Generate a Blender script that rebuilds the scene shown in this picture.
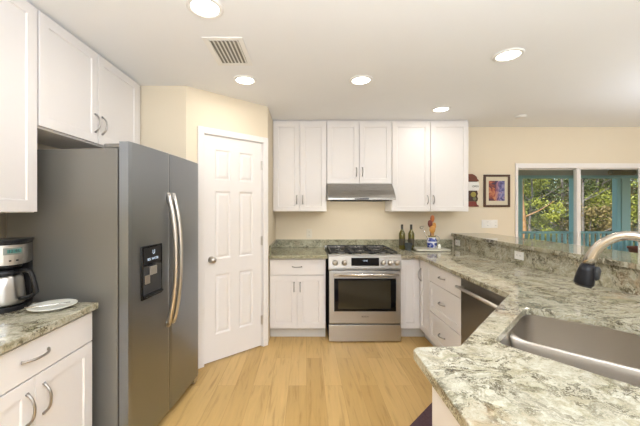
import bpy, bmesh, math, random
from mathutils import Vector, Matrix
from mathutils.geometry import tessellate_polygon
random.seed(7)
PI = math.pi
for o in list(bpy.data.objects): bpy.data.objects.remove(o)
COL = bpy.context.scene.collection
SC = bpy.context.scene

# ------------------------------------------------------------------ camera
cd = bpy.data.cameras.new('camera'); cam = bpy.data.objects.new('camera', cd); COL.objects.link(cam)
cam.location = (0, 0, 1.39); cam.rotation_euler = (PI/2, 0, 0)
cd.sensor_width = 36; cd.lens = 310/640*36
cd.shift_x = 13.5/640; cd.shift_y = -4/640
cd.clip_start = 0.02
SC.camera = cam
# ------------------------------------------------------------------ view, world, sun, added fill lights
vs = SC.view_settings
vs.view_transform = 'Standard'; vs.look = 'None'; vs.gamma = 1; vs.use_curve_mapping = False
vs.exposure = 0.15
W = bpy.data.worlds.new('world'); SC.world = W; W.use_nodes = True
nt = W.node_tree; bg = nt.nodes['Background']
sky = nt.nodes.new('ShaderNodeTexSky'); sky.sky_type = 'NISHITA'; sky.sun_disc = False
sky.sun_elevation = math.radians(42); sky.sun_rotation = math.radians(200)
nt.links.new(sky.outputs[0], bg.inputs[0]); bg.inputs[1].default_value = 0.22
sl = bpy.data.lights.new('sun', 'SUN'); so = bpy.data.objects.new('sun', sl); COL.objects.link(so)
sl.energy = 6.0; sl.angle = 0.01; sl.color = (1, .93, .80)
so.rotation_euler = Vector((0.75, 0.55, -0.75)).to_track_quat('-Z', 'Y').to_euler()
def area(name, loc, target, sx, sy, e, color, shape='RECTANGLE'):
    l = bpy.data.lights.new(name, 'AREA'); l.shape = shape; l.size = sx
    if shape == 'RECTANGLE': l.size_y = sy
    l.energy = e; l.color = color
    o = bpy.data.objects.new(name, l); COL.objects.link(o); o.location = loc
    o.rotation_euler = (Vector(target)-Vector(loc)).to_track_quat('-Z', 'Y').to_euler()
    return o
# unseen fill panels added for even brightness, these walls have no openings
area('rear_fill', (0.9, -3.05, 1.25), (0.9, 1.2, 2.3), 3.4, 1.9, 34, (.88, .94, 1))
area('side_fill', (5.25, 0.6, 1.2), (2.4, 1.4, 2.3), 2.6, 1.6, 9, (.90, .95, 1))
area('dining_ceiling_fill', (3.9, 1.6, 1.75), (3.9, 1.6, 3), 1.8, 1.8, 40, (.79, .88, 1))  # added upward fill that brightens the dining side ceiling, no fixture
area('living_ceiling_fill', (0.4, -1.0, 1.6), (0.4, -.9, 3), 1.8, 1.8, 190, (.79, .88, 1))  # added upward fill behind the camera for the kitchen ceiling, no fixture
LAMP_E = 2.7; LAMP_C = (1, .94, .88)

# ------------------------------------------------------------------ materials
def mat(name, color=(.8,.8,.8), rough=.5, metal=0.0, emit=None, es=0, spec=None, coat=0, trans=0, ior=None):
    m = bpy.data.materials.new(name); m.use_nodes = True
    b = m.node_tree.nodes['Principled BSDF']
    b.inputs['Base Color'].default_value = (*color, 1)
    b.inputs['Roughness'].default_value = rough; b.inputs['Metallic'].default_value = metal
    if emit: b.inputs['Emission Color'].default_value = (*emit, 1); b.inputs['Emission Strength'].default_value = es
    if spec is not None: b.inputs['Specular IOR Level'].default_value = spec
    if coat: b.inputs['Coat Weight'].default_value = coat; b.inputs['Coat Roughness'].default_value = .08
    if trans: b.inputs['Transmission Weight'].default_value = trans
    if ior: b.inputs['IOR'].default_value = ior
    return m
def nodes(m): return m.node_tree.nodes, m.node_tree.links, m.node_tree.nodes['Principled BSDF']
def coords(m, scale=(1,1,1), rot=(0,0,0), kind='Object'):
    N, L, b = nodes(m)
    tc = N.new('ShaderNodeTexCoord'); mp = N.new('ShaderNodeMapping')
    mp.inputs['Scale'].default_value = scale; mp.inputs['Rotation'].default_value = rot
    L.new(tc.outputs[kind], mp.inputs[0]); return mp
def noise(m, src, scale, detail=5, rough=.55, dist=0):
    N, L, b = nodes(m); n = N.new('ShaderNodeTexNoise')
    n.inputs['Scale'].default_value = scale; n.inputs['Detail'].default_value = detail
    n.inputs['Roughness'].default_value = rough; n.inputs['Distortion'].default_value = dist
    L.new(src, n.inputs['Vector']); return n
def ramp(m, src, stops, interp='LINEAR'):
    N, L, b = nodes(m); r = N.new('ShaderNodeValToRGB'); cr = r.color_ramp; cr.interpolation = interp
    while len(cr.elements) < len(stops): cr.elements.new(.5)
    for e, (p, c) in zip(cr.elements, stops): e.position = p; e.color = (*c, 1) if len(c) == 3 else c
    L.new(src, r.inputs[0]); return r
def mix(m, fac, a, b_, mode='MIX'):
    N, L, b = nodes(m); x = N.new('ShaderNodeMix'); x.data_type = 'RGBA'; x.blend_type = mode
    if isinstance(fac, float): x.inputs[0].default_value = fac
    else: L.new(fac, x.inputs[0])
    for i, s in ((6, a), (7, b_)):
        if isinstance(s, tuple): x.inputs[i].default_value = (*s, 1)
        else: L.new(s, x.inputs[i])
    return x.outputs[2]
def bump(m, src, strength=.1, dist=.002):
    N, L, b = nodes(m); bp = N.new('ShaderNodeBump'); bp.inputs['Strength'].default_value = strength
    bp.inputs['Distance'].default_value = dist; L.new(src, bp.inputs['Height']); L.new(bp.outputs[0], b.inputs['Normal'])
def subtle(m, col, var=.03, scale=3, bs=0):
    mp = coords(m); n = noise(m, mp.outputs[0], scale, 3)
    lo = tuple(max(0, c-var) for c in col); hi = tuple(min(1, c+var) for c in col)
    r = ramp(m, n.outputs[0], [(.3, lo), (.7, hi)]); m.node_tree.links.new(r.outputs[0], nodes(m)[2].inputs['Base Color'])
    if bs:
        n2 = noise(m, mp.outputs[0], 180, 2); bump(m, n2.outputs[0], bs, .001)
    return m
M = {}
M['wall'] = subtle(mat('wall_paint', rough=.75), (.765,.67,.515), .008, 2, .08)
M['ceil'] = subtle(mat('ceiling_paint', rough=.85), (.875,.875,.875), .006, 2, .1)
M['white'] = mat('white_cabinet_paint', (.775,.74,.715), .38)
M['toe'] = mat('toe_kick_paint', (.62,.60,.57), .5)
M['trim'] = mat('trim_paint', (.82,.785,.755), .35)
M['dark'] = mat('dark_gap', (.03,.03,.03), .7)
M['black'] = mat('black_plastic', (.010,.010,.011), .32, spec=.3)
M['rubber'] = mat('black_rubber', (.02,.02,.02), .6)
M['iron'] = mat('cast_iron', (.022,.022,.022), .5)
M['blackglass'] = mat('black_glass', (.006,.006,.007), .06, spec=.4)
M['ovenglass'] = mat('oven_glass', (.035,.03,.018), .08)
M['chrome'] = mat('chrome', (.78,.76,.72), .14, 1)
M['nickel'] = mat('brushed_nickel', (.60,.57,.53), .28, 1)
M['pull'] = mat('pull_nickel', (.42,.40,.38), .3, 1)
M['plate'] = mat('white_plastic', (.86,.84,.80), .35)
M['maroon'] = subtle(mat('maroon_mat', rough=.8), (.075,.035,.045), .012, 60, .3)
M['lamp'] = mat('lamp_lens', (1,1,1), .5, emit=(1,.95,.86), es=9)
M['ceramic'] = mat('white_ceramic', (.80,.79,.70), .15)
M['lcd'] = mat('teal_display', (.02,.1,.09), .2, emit=(.12,.30,.24), es=.35)
M['ice'] = mat('dispenser_icons', (.5,.6,.7), .3, emit=(.6,.75,1), es=.5)
M['teal'] = mat('teal_painted_wood', (.42,.70,.70), .5)
M['paleteal'] = mat('pale_green_wood', (.55,.74,.66), .5)
M['deck'] = subtle(mat('deck_boards', rough=.7), (.30,.28,.25), .04, 6)
M['soffit'] = mat('porch_soffit', (.62,.58,.50), .7)
M['terracotta'] = mat('terracotta', (.42,.10,.05), .6)
def brushed(name, col, rough, aniso=.75, rot=0.0):
    m = mat(name, col, rough, 1); N, L, b = nodes(m)
    b.inputs['Anisotropic'].default_value = aniso; b.inputs['Anisotropic Rotation'].default_value = rot
    t = N.new('ShaderNodeTangent'); t.direction_type = 'RADIAL'; t.axis = 'Z'; L.new(t.outputs[0], b.inputs['Tangent'])
    mp = coords(m, (3, 3, 260)); n = noise(m, mp.outputs[0], 4, 3)
    r = ramp(m, n.outputs[0], [(.3, (rough*.95,)*3), (.7, (rough*1.06,)*3)]); L.new(r.outputs[0], b.inputs['Roughness'])
    return m
M['steel'] = brushed('brushed_stainless', (.51,.495,.47), .30, .8, .25)
M['fridge'] = brushed('fridge_stainless', (.30,.32,.34), .32, .5)
M['fridgeside'] = mat('grey_enamel', (.215,.205,.185), .38, .35)
M['dwsteel'] = brushed('dark_stainless', (.25,.23,.20), .30, .5)
M['sink'] = mat('sink_stainless', (.60,.56,.50), .30, 1)
def floor_mat():
    m = mat('oak_planks', rough=.42); N, L, b = nodes(m)
    mp = coords(m, (1,1,1), (0,0,PI/2)); br = N.new('ShaderNodeTexBrick')
    L.new(mp.outputs[0], br.inputs['Vector']); br.offset = .37; br.offset_frequency = 2
    br.inputs['Scale'].default_value = 1; br.inputs['Brick Width'].default_value = 1.22; br.inputs['Row Height'].default_value = .14
    br.inputs['Mortar Size'].default_value = .0012; br.inputs['Mortar Smooth'].default_value = .2
    br.inputs['Color1'].default_value = (.0,.0,.0,1); br.inputs['Color2'].default_value = (1,1,1,1); br.inputs['Mortar'].default_value = (.5,.5,.5,1)
    tone = ramp(m, br.outputs['Color'], [(0, (.51,.32,.105)), (.5, (.57,.37,.135)), (1, (.62,.41,.16))])
    mp2 = coords(m, (14, 1.1, 1)); add = N.new('ShaderNodeVectorMath'); add.operation = 'MULTIPLY_ADD'
    L.new(br.outputs['Color'], add.inputs[0]); add.inputs[1].default_value = (7, 5, 3); L.new(mp2.outputs[0], add.inputs[2])
    g = noise(m, add.outputs[0], 2.2, 6, .6, .6)
    gr = ramp(m, g.outputs[0], [(.28, (.66,.58,.44)), (.46, (.97,.96,.93)), (.6, (1.04,1.02,1.0)), (.75, (1.12,1.08,1.10))])
    c = mix(m, .8, tone.outputs[0], gr.outputs[0], 'MULTIPLY')
    mo = ramp(m, br.outputs['Fac'], [(0, (1,1,1)), (1, (.78,.72,.62))])
    c = mix(m, 1.0, c, mo.outputs[0], 'MULTIPLY'); L.new(c, b.inputs['Base Color'])
    bump(m, g.outputs[0], .05, .001); return m
M['floor'] = floor_mat()
def granite(name, base, light, green, vein, rust, rot, scale=1.0, speck=.5):
    m = mat(name, rough=.045); N, L, b = nodes(m)
    mp = coords(m, (1,1,1), (0,0,0))
    wn = noise(m, mp.outputs[0], 2.2*scale, 7, .62)
    wv = N.new('ShaderNodeVectorMath'); wv.operation = 'MULTIPLY_ADD'; L.new(wn.outputs['Color'], wv.inputs[0])
    wv.inputs[1].default_value = (.55,.55,.55); L.new(mp.outputs[0], wv.inputs[2])
    m2 = N.new('ShaderNodeMapping'); m2.inputs['Rotation'].default_value = rot; m2.inputs['Scale'].default_value = (1, 3.0, 2.8)
    L.new(wv.outputs[0], m2.inputs[0])
    a = noise(m, m2.outputs[0], 2.4*scale, 8, .62, .8)
    c1 = ramp(m, a.outputs[0], [(.27, green), (.37, base), (.50, light), (.62, base), (.74, green)])
    # thin wandering veins
    v = noise(m, m2.outputs[0], 3.4*scale, 7, .6, 1.3)
    sub = N.new('ShaderNodeMath'); sub.operation = 'SUBTRACT'; L.new(v.outputs[0], sub.inputs[0]); sub.inputs[1].default_value = .5
    ab = N.new('ShaderNodeMath'); ab.operation = 'ABSOLUTE'; L.new(sub.outputs[0], ab.inputs[0])
    vr = ramp(m, ab.outputs[0], [(0, (1,1,1)), (.018, (.75,.75,.75)), (.048, (0,0,0))])
    gate = noise(m, mp.outputs[0], 5*scale, 3); gr = ramp(m, gate.outputs[0], [(.40, (.1,.1,.1)), (.54, (1,1,1))])
    vr = type('o', (), {'outputs': [mix(m, 1.0, vr.outputs[0], gr.outputs[0], 'MULTIPLY')]})
    c2 = mix(m, vr.outputs[0], c1.outputs[0], vein)
    # rust and dark drifts
    d = noise(m, wv.outputs[0], 2.1*scale, 5, .6, .6)
    dr = ramp(m, d.outputs[0], [(.56, (0,0,0)), (.70, (.55,.55,.55))])
    c3 = mix(m, dr.outputs[0], c2, rust)
    s = noise(m, m2.outputs[0], 13, 8, .74, .5)
    sr = ramp(m, s.outputs[0], [(.33, (.36,.36,.31)), (.45, (.86,.85,.81)), (.56, (1,1,1)), (.70, (1.2,1.19,1.17))])
    c4 = mix(m, speck, c3, sr.outputs[0], 'MULTIPLY')
    s2_ = noise(m, wv.outputs[0], 20, 7, .75, .3); sr2 = ramp(m, s2_.outputs[0], [(.30, (.35,.36,.28)), (.40, (.9,.9,.86)), (.5, (1,1,1))])
    c4 = mix(m, speck*.8, c4, sr2.outputs[0], 'MULTIPLY')
    L.new(c4, b.inputs['Base Color']); return m
M['granite'] = granite('cream_green_granite', (.385,.35,.24), (.53,.50,.40), (.22,.245,.15), (.075,.06,.03), (.44,.29,.17), (0,0,-1.15), 1.35, 1.0)
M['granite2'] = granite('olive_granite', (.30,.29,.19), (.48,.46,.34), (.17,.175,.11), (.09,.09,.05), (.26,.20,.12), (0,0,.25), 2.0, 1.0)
def leaf_mat(name, c1, c2):
    m = mat(name, rough=.55); N, L, b = nodes(m)
    mp = coords(m); n = noise(m, mp.outputs[0], 3.0, 4); r = ramp(m, n.outputs[0], [(.3, c1), (.7, c2)])
    L.new(r.outputs[0], b.inputs['Base Color']); return m
M['leaf'] = leaf_mat('dark_leaves', (.035,.06,.015), (.16,.19,.05))
M['leafy'] = leaf_mat('yellow_green_leaves', (.16,.20,.02), (.45,.44,.08))
M['leafb'] = leaf_mat('dry_leaves', (.12,.085,.035), (.36,.27,.11))
M['bark'] = subtle(mat('grey_bark', rough=.9), (.20,.17,.16), .06, 12)
M['barko'] = subtle(mat('orange_bark', rough=.9), (.42,.22,.10), .10, 10)
M['grass'] = subtle(mat('ground_litter', rough=.95), (.14,.12,.06), .05, 4)
def glass_mat():
    m = bpy.data.materials.new('window_glass'); m.use_nodes = True; N = m.node_tree.nodes; L = m.node_tree.links
    N.remove(N['Principled BSDF']); out = N['Material Output']
    t = N.new('ShaderNodeBsdfTransparent'); t.inputs[0].default_value = (.93,.97,.95,1)
    g = N.new('ShaderNodeBsdfGlossy'); g.inputs['Roughness'].default_value = .01
    f = N.new('ShaderNodeFresnel'); f.inputs[0].default_value = 1.45
    x = N.new('ShaderNodeMixShader'); ge = N.new('ShaderNodeNewGeometry'); inv = N.new('ShaderNodeMath'); inv.operation = 'SUBTRACT'; inv.inputs[0].default_value = 1; L.new(ge.outputs['Backfacing'], inv.inputs[1])
    mu = N.new('ShaderNodeMath'); mu.operation = 'MULTIPLY'; L.new(f.outputs[0], mu.inputs[0]); L.new(inv.outputs[0], mu.inputs[1])
    L.new(mu.outputs[0], x.inputs[0]); L.new(t.outputs[0], x.inputs[1]); L.new(g.outputs[0], x.inputs[2])
    L.new(x.outputs[0], out.inputs[0]); return m
M['glass'] = glass_mat()
M['bottle'] = mat('bottle_glass', (.10,.085,.012), .06, coat=.6)
M['smoke'] = mat('smoky_glass', (.05,.06,.06), .08, coat=.5)

# ------------------------------------------------------------------ mesh helpers
def obj(name, bm, m=None, parent=None, bev=0, smooth=False, seg=2, loc=None):
    bmesh.ops.recalc_face_normals(bm, faces=bm.faces)
    me = bpy.data.meshes.new(name); bm.to_mesh(me); bm.free()
    o = bpy.data.objects.new(name, me); COL.objects.link(o)
    if isinstance(m, str): m = M[m]
    if m: me.materials.append(m)
    if smooth:
        for p in me.polygons: p.use_smooth = True
    if bev:
        b = o.modifiers.new('bevel', 'BEVEL'); b.width = bev; b.segments = seg; b.limit_method = 'ANGLE'; b.angle_limit = math.radians(35)
        b.harden_normals = False
    if parent: o.parent = parent
    if loc: o.location = loc
    return o
def B(): return bmesh.new()
def box(bm, x0, x1, y0, y1, z0, z1):
    vs_ = [bm.verts.new(p) for p in ((x0,y0,z0),(x1,y0,z0),(x1,y1,z0),(x0,y1,z0),(x0,y0,z1),(x1,y0,z1),(x1,y1,z1),(x0,y1,z1))]
    for f in ((3,2,1,0),(4,5,6,7),(0,1,5,4),(1,2,6,5),(2,3,7,6),(3,0,4,7)): bm.faces.new([vs_[i] for i in f])
    return bm
def bx(*a): return box(B(), *a)
def prism(bm, pts, z0, z1, holes=()):
    loops = [list(pts)] + [list(h) for h in holes]
    tris = tessellate_polygon([[Vector((p[0], p[1], 0)) for p in l] for l in loops])
    flat = [p for l in loops for p in l]
    lo = [bm.verts.new((p[0], p[1], z0)) for p in flat]; hi = [bm.verts.new((p[0], p[1], z1)) for p in flat]
    for t in tris:
        try: bm.faces.new([hi[i] for i in t]); bm.faces.new([lo[i] for i in reversed(t)])
        except ValueError: pass
    k = 0
    for l in loops:
        n = len(l)
        for i in range(n):
            a, b = k+i, k+(i+1) % n
            bm.faces.new((lo[a], lo[b], hi[b], hi[a]))
        k += n
    return bm
def tube(bm, pts, r, n=10, closed=False, sx=1.0):
    pts = [Vector(p) for p in pts]; N_ = len(pts); rings = []
    rr = r if isinstance(r, (list, tuple)) else [r]*N_
    up = None
    for i, p in enumerate(pts):
        if closed: t = (pts[(i+1) % N_]-pts[i-1])
        else: t = pts[min(i+1, N_-1)]-pts[max(i-1, 0)]
        t.normalize()
        if up is None:
            up = Vector((0,0,1)) if abs(t.z) < .9 else Vector((1,0,0))
        s = t.cross(up).normalized(); up = s.cross(t).normalized()
        rings.append([bm.verts.new(p+rr[i]*(math.cos(2*PI*k/n)*s*sx+math.sin(2*PI*k/n)*up)) for k in range(n)])
    for i in range(N_ if closed else N_-1):
        a, b = rings[i], rings[(i+1) % N_]
        for k in range(n): bm.faces.new((a[k], a[(k+1) % n], b[(k+1) % n], b[k]))
    if not closed: bm.faces.new(rings[0]); bm.faces.new(list(reversed(rings[-1])))
    return bm
def lathe(bm, prof, n=32, c=(0,0,0), axis='z', ang=None):
    rings = []
    for r, h in prof:
        ring = []
        for k in range(n):
            a = 2*PI*k/n
            x, y = r*math.cos(a), r*math.sin(a)
            if axis == 'z': p = (c[0]+x, c[1]+y, c[2]+h)
            elif axis == 'y': p = (c[0]+x, c[1]+h, c[2]+y)
            else: p = (c[0]+h, c[1]+x, c[2]+y)
            ring.append(bm.verts.new(p))
        rings.append(ring)
    for a, b in zip(rings, rings[1:]):
        for k in range(n): bm.faces.new((a[k], a[(k+1) % n], b[(k+1) % n], b[k]))
    bm.faces.new(rings[0]); bm.faces.new(list(reversed(rings[-1])))
    return bm
def rrect(x0, x1, y0, y1, r, n=6):
    out = []
    for cx, cy, a0 in ((x1-r, y1-r, 0), (x0+r, y1-r, 90), (x0+r, y0+r, 180), (x1-r, y0+r, 270)):
        for k in range(n+1):
            a = math.radians(a0+90*k/n); out.append((cx+r*math.cos(a), cy+r*math.sin(a)))
    return out
def thing(name, label, cat, loc=(0,0,0), rotz=0, group=None):
    o = bpy.data.objects.new(name, None); COL.objects.link(o); o.empty_display_size = .1
    o.location = loc; o.rotation_euler = (0,0,rotz); o['label'] = label; o['category'] = cat
    if group: o['group'] = group
    return o
def tag(o, label, cat, group=None, kind=None):
    o['label'] = label; o['category'] = cat
    if group: o['group'] = group
    if kind: o['kind'] = kind
    return o
def struct(name, bm, m, parent=None, bev=0, label=None):
    o = obj(name, bm, m, parent, bev)
    if not parent: o['kind'] = 'structure'
    if label: o['label'] = label
    return o
def dup(root, loc, rotz=None, label=None, group=None):
    r = root.copy(); COL.objects.link(r); r.location = loc
    if rotz is not None: r.rotation_euler = (0,0,rotz)
    if label: r['label'] = label
    if group: r['group'] = group
    for ch in list(root.children):
        c = ch.copy(); COL.objects.link(c); c.parent = r
        for g in list(ch.children):
            d = g.copy(); COL.objects.link(d); d.parent = c
    return r
def text(name, s, size, loc, rot, m, parent, depth=.0006):
    cu = bpy.data.curves.new(name, 'FONT'); cu.body = s; cu.size = size; cu.extrude = depth
    cu.align_x = 'CENTER'; cu.align_y = 'CENTER'
    t = bpy.data.objects.new(name+'_tmp', cu); COL.objects.link(t)
    bpy.context.view_layer.update()
    me = bpy.data.meshes.new_from_object(t.evaluated_get(bpy.context.evaluated_depsgraph_get()))
    bpy.data.objects.remove(t)
    o = bpy.data.objects.new(name, me); COL.objects.link(o); me.materials.clear(); me.materials.append(M[m])
    o.location = loc; o.rotation_euler = rot; o.parent = parent; return o

# cabinet fronts: local x to the right, local -y outwards, front plane y=0
def shaker(x0, x1, z0, z1, y0=0.0, t=.019, st=.057, rec=.007):
    bm = B()
    def ring(dx, y): return [bm.verts.new(p) for p in ((x0+dx,y,z0+dx),(x1-dx,y,z0+dx),(x1-dx,y,z1-dx),(x0+dx,y,z1-dx))]
    r = [ring(0, y0+t), ring(0, y0+.0015), ring(.0015, y0), ring(st, y0), ring(st+.004, y0+rec)]
    for a, b in zip(r, r[1:]):
        for k in range(4): bm.faces.new((a[k], a[(k+1) % 4], b[(k+1) % 4], b[k]))
    bm.faces.new(r[0]); bm.faces.new(r[-1]); return bm
def flat(x0, x1, z0, z1, y0=0.0, t=.019): return bx(x0, x1, y0, y0+t, z0, z1)
def pull(cx, cz, L, vert=True, y0=0.0, out=.032, r=.0055, m='pull', parent=None, name='handle'):
    bm = B(); pts = []
    for k in range(13):
        s = k/12*2-1; d = -out*(1-abs(s)**2.6)-.001
        pts.append((cx, y0+d, cz+s*L/2) if vert else (cx+s*L/2, y0+d, cz))
    tube(bm, pts, [r*(1.35 if k in (0, 12) else 1) for k in range(13)], 8)
    return obj(name, bm, m, parent, smooth=True)
def cabinet(name, label, loc, rotz, w, d, z0, z1, fronts, cat='cabinet', toe=False, group=None, body_z1=None):
    t = thing(name, label, cat, loc, rotz, group)
    obj('body', bx(0, w, .0195, d, z0, z1), 'white', t, .0015)
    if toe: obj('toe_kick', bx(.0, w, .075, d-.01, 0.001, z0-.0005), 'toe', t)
    for f in fronts:
        kind, st, x0, x1, za, zb, h = f
        bm = shaker(x0, x1, za, zb) if st == 's' else flat(x0, x1, za, zb)
        p = obj(kind, bm, 'white', t, 0 if st == 's' else .0015)
        if h: pull(h[1], h[2], h[3], h[0] == 'v', parent=p)
    return t

# ================================================================== STRUCTURE
XL, XR, YB, YR, ZC = -1.74, 5.4, 3.974, -3.2, 2.44
XP = -.398                       # pantry side wall
P0 = Vector((-1.026, 2.64)); P1 = Vector((XP, 3.18))
SH = .45
struct('floor', bx(XL-.15, XR+.15, YR-.15, YB+.15, -.05, 0), 'floor')
struct('ceiling', bx(XL-.15, XR+.15, YR-.15, YB+.15, ZC, ZC+.08), 'ceil')
struct('wall_left', bx(XL-.12, XL, YR, 2.64, 0, ZC), 'wall')
struct('wall_pantry_front', bx(XL-.12, P0.x, 2.64, 2.74, 0, ZC), 'wall')
struct('wall_pantry_side', prism(B(), [(XP, 3.18), (XP, YB), (XP-.10, YB), (XP-.10, 3.22)], 0, ZC), 'wall')
DX0, DX1 = 2.70, 4.42            # sliding door opening in back wall
bm = B(); box(bm, XP-.10, DX0, YB, YB+.14, 0, ZC); box(bm, DX1, XR+.15, YB, YB+.14, 0, ZC); box(bm, DX0, DX1, YB, YB+.14, 1.95, ZC)
struct('wall_back', bm, 'wall')
bm = B(); box(bm, XR, XR+.12, YR, YB, 0, ZC); struct('wall_right', bm, 'wall')
bm = B(); box(bm, XL-.12, XR+.12, YR-.12, YR, 0, ZC); struct('wall_rear', bm, 'wall')
# diagonal pantry wall with door opening
dv = (P1-P0); LW = dv.length; ang = math.atan2(dv.y, dv.x)
def pant(name, bm, m, parent=None, bev=0):
    o = struct(name, bm, m, parent, bev)
    if not parent: o.location = (P0.x, P0.y, 0); o.rotation_euler = (0,0,ang)
    return o
D0, D1, DZ = .160, .760, 2.052
bm = B(); box(bm, 0, D0-.012, 0, .10, 0, ZC); box(bm, D1+.012, LW, 0, .10, 0, ZC); box(bm, D0-.012, D1+.012, 0, .10, DZ+.012, ZC)
pant('wall_pantry_diagonal', bm, 'wall')
bm = B()
for a, b in ((D0-.062, D0-.006), (D1+.006, LW-.004)): 
    box(bm, a, b, -.017, -.0005, 0, DZ+.062)
box(bm, D0-.006, D1+.006, -.017, -.0005, DZ+.006, DZ+.062)
pant('trim_1', bm, 'trim', bev=.003)
bm = B(); box(bm, D0-.011, D0-.0005, .001, .099, 0, DZ+.011); box(bm, D1+.0005, D1+.011, .001, .099, 0, DZ+.011); box(bm, D0, D1, .001, .099, DZ+.002, DZ+.011)
pant('trim_2', bm, 'trim')
def six_panel(x0, x1, z0, z1, y0, t):
    bm = B(); xs = [x0, x0+.10, (x0+x1)/2-.045, (x0+x1)/2+.045, x1-.10, x1]
    h = z1-z0; zs = [z0, z0+.235, z0+.235+.545, z0+.235+.545+.14, z0+.235+.545+.14+.62, z0+.235+.545+.14+.62+.10, z1-.12, z1]
    for i in range(5):
        for j in range(7):
            a, b, c, d = xs[i], xs[i+1], zs[j], zs[j+1]
            if i in (1, 3) and j in (1, 3, 5):
                def ring(q, y): return [bm.verts.new(p) for p in ((a+q,y,c+q),(b-q,y,c+q),(b-q,y,d-q),(a+q,y,d-q))]
                r = [ring(0, y0), ring(.012, y0+.009), ring(.02, y0+.009), ring(.038, y0+.002)]
                for u, v in zip(r, r[1:]):
                    for k in range(4): bm.faces.new((u[k], u[(k+1) % 4], v[(k+1) % 4], v[k]))
                bm.faces.new(r[-1])
            else: bm.faces.new([bm.verts.new(p) for p in ((a,y0,c),(b,y0,c),(b,y0,d),(a,y0,d))])
    bmesh.ops.remove_doubles(bm, verts=bm.verts, dist=1e-5)
    e = [x for x in bm.edges if x.is_boundary]
    g = bmesh.ops.extrude_edge_only(bm, edges=e); vv = [v for v in g['geom'] if isinstance(v, bmesh.types.BMVert)]
    for v in vv: v.co.y = y0+t
    e2 = [x for x in bm.edges if x.is_boundary]; bmesh.ops.holes_fill(bm, edges=e2)
    return bm
door = pant('door_1', six_panel(D0+.002, D1-.002, .014, DZ, .004, .035), 'trim')
kn = obj('door_knob', lathe(B(), [(.031,0),(.031,-.006),(.012,-.010),(.011,-.03),(.022,-.036),(.028,-.048),(.026,-.058),(.014,-.065),(.001,-.067)], 24, (D0+.065, .004, .935), 'y'), 'nickel', door, smooth=True)
for hz in (.27, 1.07, 1.83):
    bm = B(); lathe(bm, [(.006,-.045),(.006,.045)], 10, (D1-.001, -.004, hz)); box(bm, D1-.014, D1+.004, .0005, .0035, hz-.044, hz+.044)
    obj('hinge', bm, 'nickel', door)
# baseboards
struct('baseboard_left', bx(XL, XL+.012, YR, .90, 0, .09), 'trim')
struct('baseboard_pantry_diagonal', bx(0, D0-.064, -.012, -.0005, 0, .09), 'trim'); bb = bpy.data.objects['baseboard_pantry_diagonal']; bb.location = (P0.x, P0.y, 0); bb.rotation_euler = (0,0,ang)
bm = B(); box(bm, 2.06, DX0-.06, YB-.012, YB, 0, .09); box(bm, DX1+.06, XR, YB-.012, YB, 0, .09); struct('baseboard_back', bm, 'trim')
struct('baseboard_right', bx(XR-.012, XR, YR, YB-.013, 0, .09), 'trim')
# peninsula knee wall
struct('wall_peninsula', bx(1.906, 2.05, -.30, YB, 0, 1.0495), 'wall')
# sliding glass door
bm = B(); box(bm, 2.672, 2.702, YB-.02, YB+.10, 0, 1.973); box(bm, 4.247, DX1+.045, YB-.02, YB-.001, 0, 1.973); box(bm, 2.702, 4.247, YB-.02, YB-.001, 1.912, 1.973); box(bm, 2.702, DX1-.001, YB, YB+.10, 1.912, 1.949)
sd = struct('door_2', bm, 'trim', bev=.002)
def sash(a, b, y0, y1, z0=.03, z1=1.911, w0=.03, w1=.03):
    bm = B(); box(bm, a, a+w0, y0, y1, z0, z1); box(bm, b-w1, b, y0, y1, z0, z1); box(bm, a+w0, b-w1, y0, y1, z0, z0+.08); box(bm, a+w0, b-w1, y0, y1, z1-.012, z1); return bm
s1 = obj('sash', sash(2.703, 3.505, YB+.055, YB+.085, w0=.008, w1=.012), 'trim', sd)
obj('pane', bx(2.711, 3.493, YB+.068, YB+.073, .11, 1.899), 'glass', s1)
s2 = obj('sash', sash(3.472, 4.418, YB+.004, YB+.034, w0=.048, w1=.02), 'trim', sd)
obj('pane', bx(3.520, 4.398, YB+.016, YB+.021, .11, 1.899), 'glass', s2)

# ================================================================== UPPER CABINETS (back wall)
ZU = 1.36; ZT = 2.437; YU = 3.644; dU = YB-YU-.001; hz = ZU+.13
xs = [(-.395, .237), (.2385, 1.0035), (1.005, 1.908)]
def two_doors(w, z0, z1, stl, hl=.10, gap=.007, zh=None, split=None):
    s = split or w/2; zh = zh or z0+.14
    return [('door','s', .004, s-gap/2, z0+.004, z1-.025, ('v', s-.035, zh, hl)), ('door','s', s+gap/2, w-.004, z0+.004, z1-.025, ('v', s+.035, zh, hl))]
def up(x0, x1, z0, label, split=None):
    w = x1-x0
    return cabinet('wall_cabinet', label, (x0, YU, 0), 0, w, dU, z0, ZT, two_doors(w, z0, ZT, None, split=split), group='white wall cabinets above the back counter')
up(*xs[0], ZU, 'tall white two-door wall cabinet left of the range hood, beside the pantry door wall')
up(*xs[1], 1.686, 'short white two-door wall cabinet directly above the range hood')
up(*xs[2], ZU, 'wide tall white two-door wall cabinet right of the range hood, above the wine bottles')
# left wall uppers (face +X): local x -> +Y
cabinet('wall_cabinet', 'tall white wall cabinet above the coffee maker at the left', (-1.39, .72, 0), PI/2, .885, .349, 1.372, ZT,
        [('door','s',.004,.441,1.376,ZT-.012,('v',.405,1.55,.10)), ('door','s',.444,.881,1.376,ZT-.012,None)], group='white wall cabinets on the left wall')
cabinet('wall_cabinet', 'white two-door wall cabinet above the refrigerator', (-1.39, 1.608, 0), PI/2, 1.02, .349, 1.815, ZT,
        [('door','s',.006,.460,1.825,ZT-.012,('v',.430,1.955,.12)), ('door','s',.466,.955,1.825,ZT-.012,('v',.500,1.955,.12))], group='white wall cabinets on the left wall')

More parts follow.
